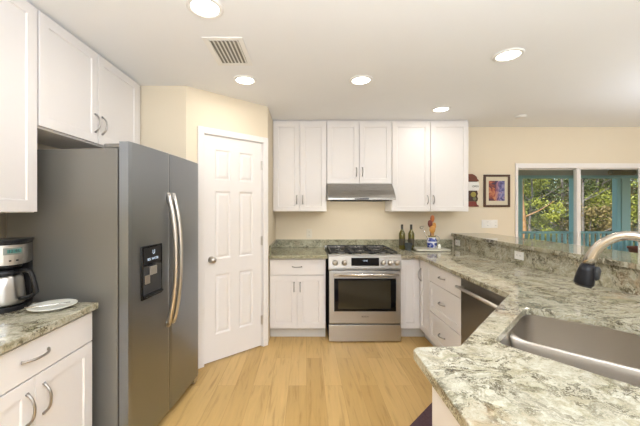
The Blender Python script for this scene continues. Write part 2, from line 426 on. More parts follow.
# ================================================================== RANGE HOOD
hd = thing('range_hood', 'stainless steel under-cabinet range hood above the gas range', 'range hood', (.2395, YB-.002, 0))
def hood():
    bm = B(); w = .762
    prof = [(0,1.684),(-.33,1.684),(-.345,1.675),(-.43,1.610),(-.485,1.545),(-.50,1.515),(-.50,1.492),(0,1.492)]
    a = [bm.verts.new((0, y, z)) for y, z in prof]; b = [bm.verts.new((w, y, z)) for y, z in prof]
    n = len(prof)
    for i in range(n): bm.faces.new((a[i], a[(i+1) % n], b[(i+1) % n], b[i]))
    bm.faces.new(a); bm.faces.new(list(reversed(b))); return bm
obj('hood_shell', hood(), brushed('hood_stainless', (.36,.35,.33), .28), hd, .003)
obj('filter', bx(.06, .702, -.44, -.08, 1.484, 1.4915), 'dark', hd)
for a in (.18, .55):
    l = area('hood_lamp', (.2395+a, YB-.42, 1.482), (.2395+a, YB-.25, 1.0), .08, .08, 1.6, (1, .93, .82), 'DISK')
for a in (.13, .50): obj('lamp_cover', bx(a, a+.10, -.492, -.445, 1.483, 1.4915), 'black', hd)
obj('control_strip', bx(.30, .46, -.5012, -.4995, 1.497, 1.510), 'black', hd)

# ================================================================== RANGE
RW = .756
rg = thing('gas_range', 'stainless steel slide-in gas range with oven and five knobs', 'stove', (.231, 3.225, 0))
obj('body', bx(.004, RW-.004, .045, .735, .03, .893), 'rubber', rg, .002)  # steel body coloured black, puts shade into the door and drawer gaps
obj('front_panel', bx(.0, RW, .02, .05, .755, .900), 'steel', rg)      # control fascia backing
def fascia():
    bm = B(); prof = [(.0195,.768),(-.004,.768),(-.004,.775),(.010,.893),(.016,.903),(.0195,.903)]
    a = [bm.verts.new((0, y, z)) for y, z in prof]; b = [bm.verts.new((RW, y, z)) for y, z in prof]; n = len(prof)
    for i in range(n): bm.faces.new((a[i], a[(i+1) % n], b[(i+1) % n], b[i]))
    bm.faces.new(a); bm.faces.new(list(reversed(b))); return bm
fa = obj('control_panel', fascia(), brushed('panel_stainless', (.42,.405,.38), .30, .8, .25), rg)
dp = obj('display', bx(.235, .522, -.0065, .008, .800, .882), 'blackglass', fa)
text('display_digits', '12:00', .022, (.378, -.0072, .852), (PI/2,0,0), 'ice', fa)
for k, x in enumerate((.066, .166, .567, .640, .711)):
    o = obj('knob', lathe(B(), [(.030,.008),(.030,-.002),(.025,-.006),(.022,-.024),(.020,-.030),(.001,-.031)], 20, (x, 0, .832), 'y'), 'nickel', rg, smooth=True)
    obj('knob_grip', bx(x-.0035, x+.0035, -.037, -.030, .812, .852), 'nickel', o, .001)
# oven door
od = obj('oven_door', bx(.006, RW-.006, -.002, .044, .199, .748), 'steel', rg, .003)
obj('window_frame', bx(.056, RW-.056, -.0045, .0, .325, .668), 'blackglass', od, .001)
obj('oven_window', bx(.10, RW-.11, -.0060, -.0046, .352, .648), 'ovenglass', od)
text('logo', 'BOSCH', .022, (RW/2, -.0026, .270), (PI/2,0,0), 'dark', od)
bm = B(); tube(bm, [(.045, -.052, .714), (RW-.045, -.052, .714)], .0145, 14)
for x in (.075, RW-.075): tube(bm, [(x, -.001, .714), (x, -.052, .714)], .009, 8)
h = obj('handle', bm, 'chrome', od)
for p in h.data.polygons: p.use_smooth = True
obj('warming_drawer', bx(.004, RW-.004, -.002, .044, .012, .185), 'steel', rg, .003)
# cooktop
obj('cooktop', bx(-.004, RW+.004, .012, .69, .9035, .9105), 'blackglass', rg, .002)
obj('front_edge', bx(-.004, RW+.004, .010, .045, .9036, .9125), 'steel', rg, .002)
obj('rear_vent_trim', bx(.0, RW, .691, .742, .893, .925), 'steel', rg, .003)
for bxx, by, br in ((.15,.20,.045),(.15,.50,.036),(.378,.35,.055),(.606,.20,.036),(.606,.50,.045)):
    o = obj('burner', lathe(B(), [(br,.9106),(br,.914),(br*.8,.917),(br*.8,.921),(br*.7,.922),(.001,.922)], 24, (bxx, by, 0)), 'nickel', rg)
    obj('burner_cap', lathe(B(), [(br*.78,.9222),(br*.78,.925),(br*.7,.927),(.001,.927)], 24, (bxx, by, 0)), 'iron', o)
for g0, g1 in ((.02,.258),(.262,.494),(.498,.736)):
    bm = B(); cx = (g0+g1)/2
    for x in (g0+.008, g1-.008): box(bm, x-.006, x+.006, .06, .66, .928, .940)
    for y in (.066, .654, .36): box(bm, g0+.014, g1-.014, y-.006, y+.006, .928, .940)
    for y in (.20, .50): box(bm, g0+.014, cx-.03, y-.005, y+.005, .930, .940); box(bm, cx+.03, g1-.014, y-.005, y+.005, .930, .940)
    for y0_, y1_ in ((.072,.16),(.24,.354),(.366,.47),(.54,.648)): box(bm, cx-.005, cx+.005, y0_, y1_, .930, .940)
    for x in (g0+.008, g1-.008):
        for y in (.07, .65): box(bm, x-.006, x+.006, y-.008, y+.008, .9107, .928)
    obj('grate', bm, 'iron', rg, .0015)

# ================================================================== BASE CABINETS (back wall)
YF = 3.30
cabinet('base_cabinet', 'white base cabinet with one drawer and two doors left of the range', (XP+.003, YF, 0), 0, .60, YB-YF-.001, .11, .8645,
    [('drawer','f',.004,.585,.690,.852,('h',.295,.775,.10)), ('door','s',.004,.293,.118,.683,('v',.262,.56,.10)), ('door','s',.297,.585,.118,.683,('v',.328,.56,.10))], toe=True)
# counter left of range with splashes
ct = thing('granite_countertop', 'short olive granite countertop with backsplash left of the gas range', 'countertop')
def slab(name, pts, z0, z1, m, p, holes=(), bev=.004): return obj(name, prism(B(), pts, z0, z1, holes), m, p, bev)
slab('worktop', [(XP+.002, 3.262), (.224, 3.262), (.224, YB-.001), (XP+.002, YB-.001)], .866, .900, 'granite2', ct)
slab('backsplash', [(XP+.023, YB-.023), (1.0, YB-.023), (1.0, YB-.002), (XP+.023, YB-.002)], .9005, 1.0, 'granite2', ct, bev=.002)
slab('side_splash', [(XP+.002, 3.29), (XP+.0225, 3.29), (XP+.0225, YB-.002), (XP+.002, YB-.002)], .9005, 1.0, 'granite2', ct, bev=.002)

# corner cabinet (bi-fold door)
cc = thing('corner_cabinet', 'white corner base cabinet with folding door right of the range', 'cabinet')
bm = prism(B(), [(.997, 3.32), (1.226, 3.32), (1.226, 3.052), (1.885, 3.052), (1.885, YB-.002), (.997, YB-.002)], .11, .8645)
obj('body', bm, 'white', cc, .001)
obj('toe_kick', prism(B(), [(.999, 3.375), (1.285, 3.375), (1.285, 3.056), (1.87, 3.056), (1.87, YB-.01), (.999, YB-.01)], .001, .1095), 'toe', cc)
obj('door_leaf', shaker(1.0, 1.204, .118, .852, 3.30), 'white', cc)
lf = obj('door_leaf', shaker(.0, .245, .118, .852), 'white', cc); lf.location = (1.206, 3.300, 0); lf.rotation_euler = (0,0,-PI/2)
pull(.045, .70, .13, parent=lf)
# drawer base, dishwasher, sink base: local x -> -Y
cabinet('drawer_cabinet', 'white three-drawer base cabinet between the corner cabinet and the dishwasher', (1.206, 3.05, 0), -PI/2, .632, .675, .11, .8645,
    [('drawer','f',.004,.628,.690,.852,('h',.30,.775,.11)), ('drawer','s',.004,.628,.400,.684,('h',.30,.545,.11)), ('drawer','s',.004,.628,.118,.394,('h',.30,.26,.11))], toe=True)
dw = thing('dishwasher', 'dark stainless steel dishwasher with bar handle under the peninsula counter', 'dishwasher', (1.200, 2.415, 0), -PI/2)
obj('tub', bx(.003, .607, .04, .66, .10, .8645), 'rubber', dw)
dd = obj('dishwasher_door', bx(.004, .606, .0, .04, .115, .858), 'dwsteel', dw, .004)
obj('control_strip', bx(.012, .598, -.001, .02, .8585, .8640), 'blackglass', dd)
bm = B(); tube(bm, [(.03,-.048,.795),(.58,-.048,.795)], .012, 12)
for x in (.05, .56): tube(bm, [(x,0,.795),(x,-.048,.795)], .009, 8)
obj('handle', bm, 'nickel', dd, smooth=True)
obj('toe_kick', bx(.004, .606, .06, .10, .001, .099), 'black', dw)
# sink cabinet shell
sb = thing('sink_cabinet', 'white sink base cabinet with plain end panel under the near counter corner', 'cabinet')
obj('end_panel', bx(.392, .411, .30, .968, .003, .8645), 'white', sb, .001)
off = .5685
def dgn(x): return x+off
fp = obj('front_panel', prism(B(), [(.412,.968),(.43,.985),(1.195,1.75),(1.195,1.80),(1.215,1.80),(1.215,1.745),(.44,.968)], .11, .8645), 'white', sb)
s45 = math.sqrt(.5)
for a, b in ((.06,.50),(.504,.944)):
    dl = obj('door', shaker(a, b, .12, .85), 'white', sb); dl.location = (.43-.0135-.005, .985+.0135+.005, 0); dl.rotation_euler = (0,0,PI/4)
    # local -y must face (-1,1): rotate by 225 degrees
    dl.rotation_euler = (0,0,PI/4+PI); dl.location = (1.195-.0185, 1.75+.0185, 0)
    pull(.465 if a < .1 else .54, .74, .11, parent=dl)
obj('back_panel', bx(1.86, 1.884, .30, 1.80, .003, .8645), 'white', sb)
obj('side_panel', bx(1.22, 1.859, 1.782, 1.80, .003, .8645), 'white', sb)

# ---------------- peninsula worktop with sink cutout
A = Vector((.695, 1.150)); v_ = Vector((s45, s45)); u_ = Vector((s45, -s45))
def sk(a, b): p = A+v_*a+u_*b; return (p.x, p.y)
def rounded_poly(pts, r, n=6):
    out = []; N_ = len(pts)
    for i in range(N_):
        p0, p, p1 = Vector(pts[i-1]), Vector(pts[i]), Vector(pts[(i+1) % N_])
        d0, d1 = (p0-p).normalized(), (p1-p).normalized(); half = d0.angle(d1)/2
        rr = r[i] if isinstance(r, (list, tuple)) else r
        q = min(rr/math.tan(half), (p0-p).length*.45, (p1-p).length*.45)
        a, b = p+d0*q, p+d1*q
        for k in range(n+1):
            t = k/n; out.append(tuple(((1-t)**2)*a+2*t*(1-t)*p+t*t*b))
    return out
SINK = [(0,0), (.565,0), (.60,.30), (.555,.47), (-.05,.47), (-.045,.30)]
SR = [.055,.06,.25,.09,.09,.25]
hole = rounded_poly([sk(*p) for p in SINK], SR)
pc = thing('granite_countertop', 'long cream and green granite countertop wrapping from the range along the peninsula to the sink', 'countertop')
TOP = [(.998, 3.262), (1.150, 3.262), (1.175, 3.237), (1.175, 1.795), (.548, 1.108), (.392, 1.100), (.372, 1.080), (.366, .22), (1.884, .22), (1.884, YB-.002), (.998, YB-.002)]
slab('worktop', TOP, .866, .900, 'granite', pc, [hole], .004)
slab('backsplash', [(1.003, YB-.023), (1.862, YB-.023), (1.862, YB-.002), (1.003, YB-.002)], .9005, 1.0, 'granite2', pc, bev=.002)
slab('bar_splash', [(1.885, .22), (1.905, .22), (1.905, YB-.002), (1.885, YB-.002)], .866, 1.0495, 'granite', pc, bev=0)
bt = obj('bar_top', prism(B(), rounded_poly([(1.855, -.28), (2.315, -.28), (2.315, YB-.002), (1.855, YB-.002)], [.05,.05,.002,.002]), 1.050, 1.082), 'granite', None, .004)
tag(bt, 'raised narrow granite bar top running along the peninsula to the back wall', 'bar top')

# ---------------- sink
sn = thing('sink', 'undermount stainless steel double bowl kitchen sink in the near counter corner', 'sink')
SO = [(-.003,-.003), (.568,-.003), (.603,.30), (.558,.473), (-.053,.473), (-.048,.30)]
cs = Vector(sk(.27, .23)); SB = rounded_poly([sk(*p) for p in SO], SR, 8)
bm = B(); rings = []
for q, z in ((1.0,.8655),(.997,.84),(.985,.76),(.975,.70),(.962,.678),(.93,.668),(.85,.664),(.2,.660)):
    rings.append([bm.verts.new((cs.x+(p[0]-cs.x)*q, cs.y+(p[1]-cs.y)*q, z)) for p in SB])
for a_, b_ in zip(rings, rings[1:]):
    n = len(a_)
    for k in range(n): bm.faces.new((a_[k], a_[(k+1) % n], b_[(k+1) % n], b_[k]))
bm.faces.new(rings[-1])
o = obj('basin', bm, 'sink', sn, smooth=True)
bm = B(); rings = []; NB = 24
for i in range(NB+1):
    b_ = .002+.466*i/NB; e = max(0, 1-min(b_, .47-b_)/.07); zt = .838+.020*e*e; fl = 1+3.2*e**3
    prof_ = [(-.030,.672),(-.016,.70),(-.010,.80),(-.007*fl,zt-.006),(-.0045*fl,zt-.0015),(0,zt),(.0045*fl,zt-.0015),(.007*fl,zt-.006),(.010,.80),(.018,.70),(.030,.672)]
    rings.append([bm.verts.new((*sk(.262+a_, b_), z)) for a_, z in prof_])
for p, q in zip(rings, rings[1:]):
    for k in range(len(p)-1): bm.faces.new((p[k], p[k+1], q[k+1], q[k]))
bm.faces.new(rings[0]); bm.faces.new(list(reversed(rings[-1])))
obj('divider', bm, mat('divider_stainless', (.52,.48,.43), .42, 1), sn, smooth=True)
for a_ in (.12, .41):
    x_, y_ = sk(a_, .25); obj('drain', lathe(B(), [(.045,.6625),(.045,.6665),(.038,.668),(.03,.6645),(.001,.6645)], 24, (x_, y_, 0)), 'chrome', sn, smooth=True)

# ---------------- faucet (arching, pull-down head), standing behind the sink
H0 = Vector((.985, 1.100)); w_ = u_
pxs = [(583.5,284),(585.5,275),(588,264),(591,257),(595.7,250),(600,245.5),(605,242),(610,239.5),(616,237.2),(622,236),(628,235.6),(634,236),(640,237.3)]
pts = []
for x, y in pxs:
    m_ = (x-306.5)/310; k = (m_*H0.y-H0.x)/(s45*(1+m_)); p = H0+w_*k; d = p.y
    pts.append(Vector((p.x, p.y, 1.39-(y-209)*d/310)))
fc = thing('faucet', 'arched brushed nickel pull-down kitchen faucet with black spray head over the sink', 'faucet')
last = pts[-1]; base = H0+w_*.285
arc = pts[2:]
k0 = (Vector((last.x, last.y))-H0).dot(w_)
for t in range(1, 9):
    th = t/8*PI/2; k = k0+(.285-k0)*math.sin(th); z = last.z-.085*(1-math.cos(th)); p = H0+w_*k
    arc.append(Vector((p.x, p.y, z)))
arc.append(Vector((base.x, base.y, .94)))
obj('spout', tube(B(), arc, [.0185,.018,.0172,.0165,.016]+[.0155]*(len(arc)-5), 18), mat('spout_nickel', (.47,.43,.37), .25, 1), fc, smooth=True)
t0 = pts[2]-pts[0]; dirn = (pts[3]-pts[0]).normalized()
hp = [pts[0]+(pts[2]-pts[0])*q for q in (0, .06, .3, .7, 1.0)]
sh = obj('spray_head', tube(B(), hp, [.0275,.029,.028,.024,.0185], 20), mat('black_grip', (.006,.006,.008), .35, spec=.25), fc, smooth=True)
side = Vector((s45, -s45, 0))
bp = [pts[0]+(pts[2]-pts[0])*q+side*.026 for q in (.25,.35,.75,.9)]
obj('spray_button', tube(B(), bp, [.006,.012,.012,.006], 10), 'rubber', sh, smooth=True)
obj('spray_nozzle', tube(B(), [pts[0]-dirn*.006, pts[0]+dirn*.0], .024, 16), 'rubber', sh)
obj('base', lathe(B(), [(.028,.9005),(.028,.912),(.023,.918),(.021,.99),(.017,1.0)], 24, (base.x, base.y, 0)), 'nickel', fc, smooth=True)
bm = tube(B(), [Vector((base.x, base.y, .965))+v_.to_3d()*.018, Vector((base.x, base.y, .99))+v_.to_3d()*.10], .007, 10)
obj('lever', bm, 'nickel', fc, smooth=True)

# ================================================================== LEFT BASE + COUNTER
cabinet('base_cabinet', 'white base cabinet with drawer and two doors under the coffee maker at the left', (-1.12, .935, 0), PI/2, .69, .615, .11, .8645,
    [('drawer','f',.004,.686,.705,.853,('h',.345,.785,.13)), ('door','s',.004,.3435,.118,.699,('v',.305,.585,.13)), ('door','s',.3465,.686,.118,.699,('v',.385,.585,.13))], toe=True)
lc = obj('granite_countertop', prism(B(), [(XL+.002, .92), (-1.096, .92), (-1.096, 1.636), (XL+.002, 1.636)], .866, .900), 'granite', None, .004)
tag(lc, 'granite countertop under the coffee maker and plate beside the refrigerator', 'countertop')

# ================================================================== REFRIGERATOR
fr = thing('refrigerator', 'large side-by-side stainless steel refrigerator with ice dispenser against the left wall', 'refrigerator', (-.951, 1.667, 0), PI/2-math.atan(.098))
FW = .845
obj('cabinet_body', bx(.006, FW-.006, .075, .745, .035, 1.722), 'fridgeside', fr, .004)
obj('gasket', bx(.012, FW-.012, .060, .075, .06, 1.715), 'rubber', fr)
def fdoor(x0, x1):
    # gently bowed door face, rounded vertical edges
    bm = B(); n = 18; prof = []
    for k in range(n+1):
        x = x0+(x1-x0)*k/n; q = (x-FW/2)/(FW/2); y = -.010*(1-q*q)
        e = min(x-x0, x1-x)
        if e < .004: y += .004
        prof.append((x, y+.004))
    prof += [(x1, .06), (x0, .06)]
    return prism(bm, prof, .055, 1.755)
XS = .395
fz = obj('freezer_door', fdoor(.0, XS-.002), 'fridge', fr, .003)
ff = obj('fridge_door', fdoor(XS+.002, FW), 'fridge', fr, .003)
for par, hx, sgn in ((fz, XS-.032, -1), (ff, XS+.032, 1)):
    bm = B(); P = []
    for k in range(25):
        s = k/24*2-1; z = 1.06+s*.425
        P.append((hx+sgn*.0, -.012-.052*(1-abs(s)**2.4), z))
    tube(bm, P, .0125, 12, sx=1.25)
    for z in (.642, 1.478): box(bm, hx-.011, hx+.011, -.02, .0, z-.02, z+.02)
    obj('handle', bm, 'nickel', par, smooth=True)
# ice dispenser on freezer door
ds = obj('dispenser', bx(.095, .300, -.0085, .004, .865, 1.175), 'blackglass', fz, .004)
obj('dispenser_recess', bx(.108, .287, -.0095, -.0084, .892, 1.055), 'dark', ds)
obj('control_pad', bx(.110, .285, -.0098, -.0084, 1.07, 1.162), 'black', ds)
text('control_icons', 'ICE  WATER', .020, (.198, -.0100, 1.093), (PI/2,0,0), 'ice', ds)
text('display_icon', 'U', .036, (.205, -.0100, 1.132), (PI/2,0,0), 'ice', ds)
obj('paddle', bx(.160, .225, -.020, -.0096, 1.00, 1.05), 'nickel', ds, .003)
obj('paddle', bx(.115, .155, -.020, -.0096, .955, 1.005), 'nickel', ds, .003)
obj('drip_tray', bx(.108, .287, -.024, -.0085, .878, .890), 'black', ds, .002)
obj('hinge_cover', bx(.01, .13, .03, .16, 1.7225, 1.748), 'fridgeside', fr, .006)
obj('hinge_cover', bx(FW-.13, FW-.01, .03, .16, 1.7225, 1.748), 'fridgeside', fr, .006)
obj('base_grille', bx(.02, FW-.02, .06, .10, .006, .05), 'rubber', fr)
for x in (.05, FW-.06): obj('foot', lathe(B(), [(.02,.0005),(.02,.01),(.012,.012),(.012,.034)], 12, (x, .14, 0)), 'rubber', fr)
obj('foot_bracket', bx(FW-.06, FW-.004, .012, .06, .004, .048), 'nickel', fr, .003)

# ================================================================== OUTLETS AND SWITCHES
def outlet(label, loc, rotz, w=.072, h=.115, n=1, horizontal=False, cat='outlet', name='wall_outlet'):
    t = thing(name, label, cat, loc, rotz)
    obj('cover_plate', bx(-w/2, w/2, -.006, -.0005, -h/2, h/2), 'plate', t, .002)
    for i in range(n):
        cx = 0 if n == 1 else (i-(n-1)/2)*w/n
        if name == 'light_switch' and i % 2 == 0:
            obj('rocker', bx(cx-.015, cx+.015, -.010, -.0062, -.032, .032), 'plate', t, .002)
        else:
            for s in (-1, 1):
                if horizontal: f = obj('socket', bx(s*.022-.014, s*.022+.014, -.008, -.0062, -.014, .014), 'plate', t, .002); c0 = (s*.022, 0)
                else: f = obj('socket', bx(cx-.014, cx+.014, -.008, -.0062, s*.022-.014, s*.022+.014), 'plate', t, .002); c0 = (cx, s*.022)
                bm = B(); box(bm, c0[0]-.006, c0[0]-.004, -.0086, -.0081, c0[1]-.004, c0[1]+.006); box(bm, c0[0]+.004, c0[0]+.006, -.0086, -.0081, c0[1]-.004, c0[1]+.006)
                obj('slots', bm, 'dark', f)
    return t
outlet('white switch and outlet plate on the beige wall under the framed picture', (2.345, YB, 1.20), 0, w=.205, h=.105, n=4, cat='switch', name='light_switch')
outlet('white horizontal outlet on the granite bar splash behind the dishwasher run', (1.885, 2.745, .978), -PI/2, w=.115, h=.07, horizontal=True)
outlet('small white outlet at the far end of the bar splash near the back wall', (1.885, 3.86, .970), -PI/2, w=.115, h=.07, horizontal=True)
outlet('pale outlet on the back wall above the left counter', (.035, YB, 1.075), 0, w=.07, h=.115)
for c_ in bpy.data.objects['wall_outlet.002'].children_recursive:
    if c_.name.startswith(('cover', 'socket')): c_.data.materials[0] = mat('beige_plastic', (.74,.68,.56), .4)

# ================================================================== CEILING FIXTURES
def downlight(loc, label):
    t = thing('recessed_light', label, 'ceiling light', loc, 0, 'recessed lights in the kitchen ceiling')
    bm = B(); n = 40
    prof = [(.094,-.0005),(.094,-.006),(.088,-.009),(.072,-.009),(.070,-.0015)]
    rings = [[bm.verts.new((r*math.cos(2*PI*k/n), r*math.sin(2*PI*k/n), z)) for k in range(n)] for r, z in prof]
    for i in range(len(rings)):
        a, b = rings[i], rings[(i+1) % len(rings)]
        for k in range(n): bm.faces.new((a[k], a[(k+1) % n], b[(k+1) % n], b[k]))
    obj('trim_ring', bm, 'plate', t, smooth=True)
    obj('lens', lathe(B(), [(.0695,-.001),(.0695,-.004),(.001,-.005)], 32), 'lamp', t)
    return t
LP = [((-.527,1.61), 'recessed ceiling light nearest the camera above the refrigerator side'),
      ((-.500,2.52), 'recessed ceiling light between the air vent and the pantry door'),
      ((.443,2.52), 'recessed ceiling light in the middle of the kitchen in front of the range hood'),
      ((1.374,2.11), 'large bright recessed ceiling light over the peninsula counter'),
      ((1.413,3.256), 'recessed ceiling light just in front of the wide right wall cabinet')]
first = None
for (x, y), lb in LP:
    if first is None: first = downlight((x, y, ZC), lb)
    else: dup(first, (x, y, ZC), label=lb)
fill_spots = [(-.5,.3),(.5,-1.2),(2.6,-1.2),(3.6,1.0),(3.6,2.8),(2.6,2.6),(-.6,-1.4)]  # unseen ceiling lamps added as fill, without fixtures
for i, (x, y) in enumerate([p for p, _ in LP]+fill_spots):
    l = area('downlight_and_fill_lamp', (x, y, ZC-.012), (x, y, 0), .13, .13, LAMP_E*(.85 if i in (4,) else 1.0), LAMP_C, 'DISK')
vt = thing('ceiling_vent', 'white louvered air vent in the ceiling at the left', 'vent', (-.516, 2.075, ZC))
bm = B()
for a in ((-.125,-.093,-.185,.185),(.093,.125,-.185,.185),(-.093,.093,-.185,-.150),(-.093,.093,.150,.185)): box(bm, a[0], a[1], a[2], a[3], -.006, -.0005)
obj('frame', bm, 'plate', vt, .002)
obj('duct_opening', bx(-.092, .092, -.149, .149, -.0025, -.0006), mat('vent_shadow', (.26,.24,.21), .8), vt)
for k in range(8):
    x = -.0875+k*.025; bm = B()
    vs4 = [bm.verts.new(p) for p in ((x-.008,-.149,-.003),(x+.006,-.149,-.010),(x+.006,.149,-.010),(x-.008,.149,-.003),(x-.008,-.149,-.0045),(x+.006,-.149,-.0115),(x+.006,.149,-.0115),(x-.008,.149,-.0045))]
    for f in ((0,1,2,3),(7,6,5,4),(0,4,5,1),(1,5,6,2),(2,6,7,3),(3,7,4,0)): bm.faces.new([vs4[i] for i in f])
    obj('louver', bm, 'plate', vt)
sp = obj('smoke_detector', lathe(B(), [(.055,-.0005),(.055,-.012),(.045,-.02),(.02,-.024),(.001,-.024)], 28), 'plate', None, smooth=True, loc=(2.42, 3.50, ZC))
tag(sp, 'small round white detector disc on the ceiling near the back wall', 'detector')

# ================================================================== COUNTER OBJECTS
def botl(name, label, x, y, first=None):
    if first: return dup(first, (x, y, .9005), label=label)
    t = thing(name, label, 'bottle', (x, y, .9005), 0, 'wine bottles beside the range')
    g_ = obj('glass_body', lathe(B(), [(.001,.006),(.034,.0),(.0375,.006),(.0375,.175),(.036,.193),(.026,.215),(.0155,.235),(.0135,.255),(.0135,.275)], 28), 'bottle', t, smooth=True)
    obj('bottle_label', lathe(B(), [(.0374,.05),(.0379,.051),(.0379,.129),(.0374,.13)], 28), mat('dark_label', (.05,.04,.02), .6), t, smooth=True)
    obj('capsule', lathe(B(), [(.0142,.232),(.0146,.240),(.0146,.296),(.0135,.302),(.001,.302)], 20), mat('dark_foil', (.03,.025,.012), .4), t, smooth=True)
    return t
b0 = botl('wine_bottle', 'dark green wine bottle nearer the range, left one of the pair', 1.162, 3.77)
botl('wine_bottle', 'green wine bottle at the right of the pair, closer to the blue jug', 1.273, 3.77, b0)
o = obj('candle_holder', lathe(B(), [(.001,.0),(.034,.0),(.036,.006),(.034,.012),(.042,.04),(.044,.085),(.041,.085),(.038,.04),(.028,.014),(.001,.014)], 12), 'smoke', None, loc=(1.208, 3.675, .9005))
tag(o, 'short smoky dark glass holder in front of the two wine bottles', 'candle holder')
tr = thing('serving_tray', 'flat white marble serving tray under the blue jug', 'tray', (1.47, 3.68, .9005), math.radians(-3))
obj('tray_board', prism(B(), rrect(-.19,.19,-.13,.13,.02), .006, .024), mat('tray_stone', (.62,.60,.50), .2), tr, .003)
for sx in (-.16,.16):
    for sy in (-.085,.085): obj('foot', lathe(B(), [(.01,0),(.01,.006)], 10, (sx, sy, 0)), 'rubber', tr)
zt = .9250
def jugmat():
    m = mat('blue_white_glaze', rough=.15); N, L, b = nodes(m); mp = coords(m, (1,1,1)); n = noise(m, mp.outputs[0], 28, 3)
    r = ramp(m, n.outputs[0], [(.42, (.03,.05,.25)), (.52, (.04,.07,.32)), (.64, (.75,.75,.78))]); 
    sx_ = N.new('ShaderNodeSeparateXYZ'); L.new(mp.outputs[0], sx_.inputs[0])
    z = ramp(m, sx_.outputs[2], [(0, (1,1,1)), (.004, (0,0,0)), (.058, (0,0,0)), (.062, (1,1,1)), (.072, (1,1,1)), (.076, (0,0,0)), (.118, (0,0,0)), (.121,(1,1,1))], 'CONSTANT')
    c = mix(m, z.outputs[0], r.outputs[0], (.72,.72,.74)); L.new(c, b.inputs['Base Color']); return m
jx, jy = 1.505, 3.72
jg = thing('ceramic_jug', 'blue and white patterned ceramic jug holding utensils on the tray', 'jug', (jx, jy, zt), math.radians(-10))
obj('jug_body', lathe(B(), [(.001,0),(.048,0),(.052,.008),(.056,.05),(.058,.085),(.045,.115),(.040,.135),(.043,.145),(.039,.145),(.036,.135),(.042,.11),(.052,.08),(.048,.012),(.001,.010)], 32), jugmat(), jg, smooth=True)
obj('jug_rim', lathe(B(), [(.0405,.118),(.0425,.135),(.0455,.1455),(.0405,.1465),(.037,.135),(.0385,.12)], 32), mat('olive_glaze', (.25,.20,.07), .25), jg, smooth=True)
obj('handle', tube(B(), [(.040+.045*math.sin(t/10*PI), 0, .060+.085*(1-math.cos(t/10*PI))/2+.0) for t in range(11)], .006, 10), mat('grey_glaze', (.45,.42,.35), .3), jg, smooth=True)
def utensil(name, label, cat, ox, oy, tilt, L_, m, head, hw):
    t = thing(name, label, cat, (jx+ox, jy+oy, zt+.02)); t.rotation_euler = tilt
    obj('shaft', tube(B(), [(0,0,0),(0,0,L_-.04)], .006, 8), m, t, smooth=True)
    bm = B(); lathe(bm, [(.001,-.05),(hw*.55,-.035),(hw*.95,-.01),(hw,.01),(hw*.8,.035),(hw*.4,.046),(.001,.048)], 18, (0,0,0))
    for vv in bm.verts: vv.co.y *= .42
    o = obj(head, bm, m, t, smooth=True, loc=(0,0,L_)); return t
am = mat('amber_wood', (.55,.26,.05), .4); rd = mat('cherry_wood', (.16,.03,.015), .4); og = mat('orange_wood', (.45,.13,.03), .4)
utensil('wooden_spoon', 'tallest orange wooden spoon standing in the blue jug', 'spoon', .0, .012, (0,.03,0), .325, og, 'spoon_bowl', .026)
utensil('wooden_spoon', 'dark cherry wooden spoon leaning left in the blue jug', 'spoon', -.012, -.004, (0,-.04,0), .265, rd, 'spoon_bowl', .030)
utensil('wooden_spoon', 'amber wooden spoon low in front in the blue jug', 'spoon', -.004, -.016, (.04,-.0,0), .195, am, 'spoon_bowl', .038)
utensil('wooden_spoon', 'amber wooden spoon leaning right in the blue jug', 'spoon', .012, -.004, (0,.05,0), .235, am, 'spoon_bowl', .026)
t = thing('ladle', 'small silver ladle hooked out over the left of the blue jug', 'ladle', (jx-.02, jy+.01, zt+.03)); t.rotation_euler = (0,-.38,0)
obj('shaft', tube(B(), [(0,0,0),(0,0,.22)], .004, 8), 'chrome', t, smooth=True)
obj('ladle_bowl', lathe(B(), [(.001,-.018),(.018,-.012),(.028,.004),(.030,.010),(.027,.010),(.001,-.012)], 20), 'chrome', t, smooth=True, loc=(-.012,0,.235))
o = obj('salt_shaker', lathe(B(), [(.001,0),(.017,0),(.019,.006),(.016,.035),(.010,.048),(.001,.052)], 20), 'ceramic', None, smooth=True, loc=(1.565, 3.65, zt))
tag(o, 'tiny white ceramic shaker on the tray at the foot of the blue jug', 'shaker')

# plate and fork by the coffee maker
px_, py_ = -1.255, 1.535
pl = obj('dinner_plate', lathe(B(), [(.001,.004),(.055,.004),(.057,0),(.064,0),(.066,.006),(.098,.014),(.099,.017),(.097,.0175),(.066,.0105),(.001,.009)], 48), 'ceramic', None, smooth=True, loc=(px_, py_, .9005))
tag(pl, 'white round plate on the left counter beside the coffee maker', 'plate')
fk = thing('fork', 'small metal fork lying on the white plate', 'fork', (px_-.01, py_-.02, .9225), math.radians(35))
obj('fork_handle', tube(B(), [(-.085,0,0),(-.03,0,-.003),(.03,0,-.004),(.045,0,-.002)], [.0035,.0025,.0022,.003], 8), 'chrome', fk, smooth=True)
bm = box(B(), .044, .056, -.0085, .0085, -.0035, -.001)
for k in range(4): box(bm, .056, .088, -.0085+k*.0048, -.0085+k*.0048+.0024, -.0035, -.0015)
obj('tines', bm, 'chrome', fk)

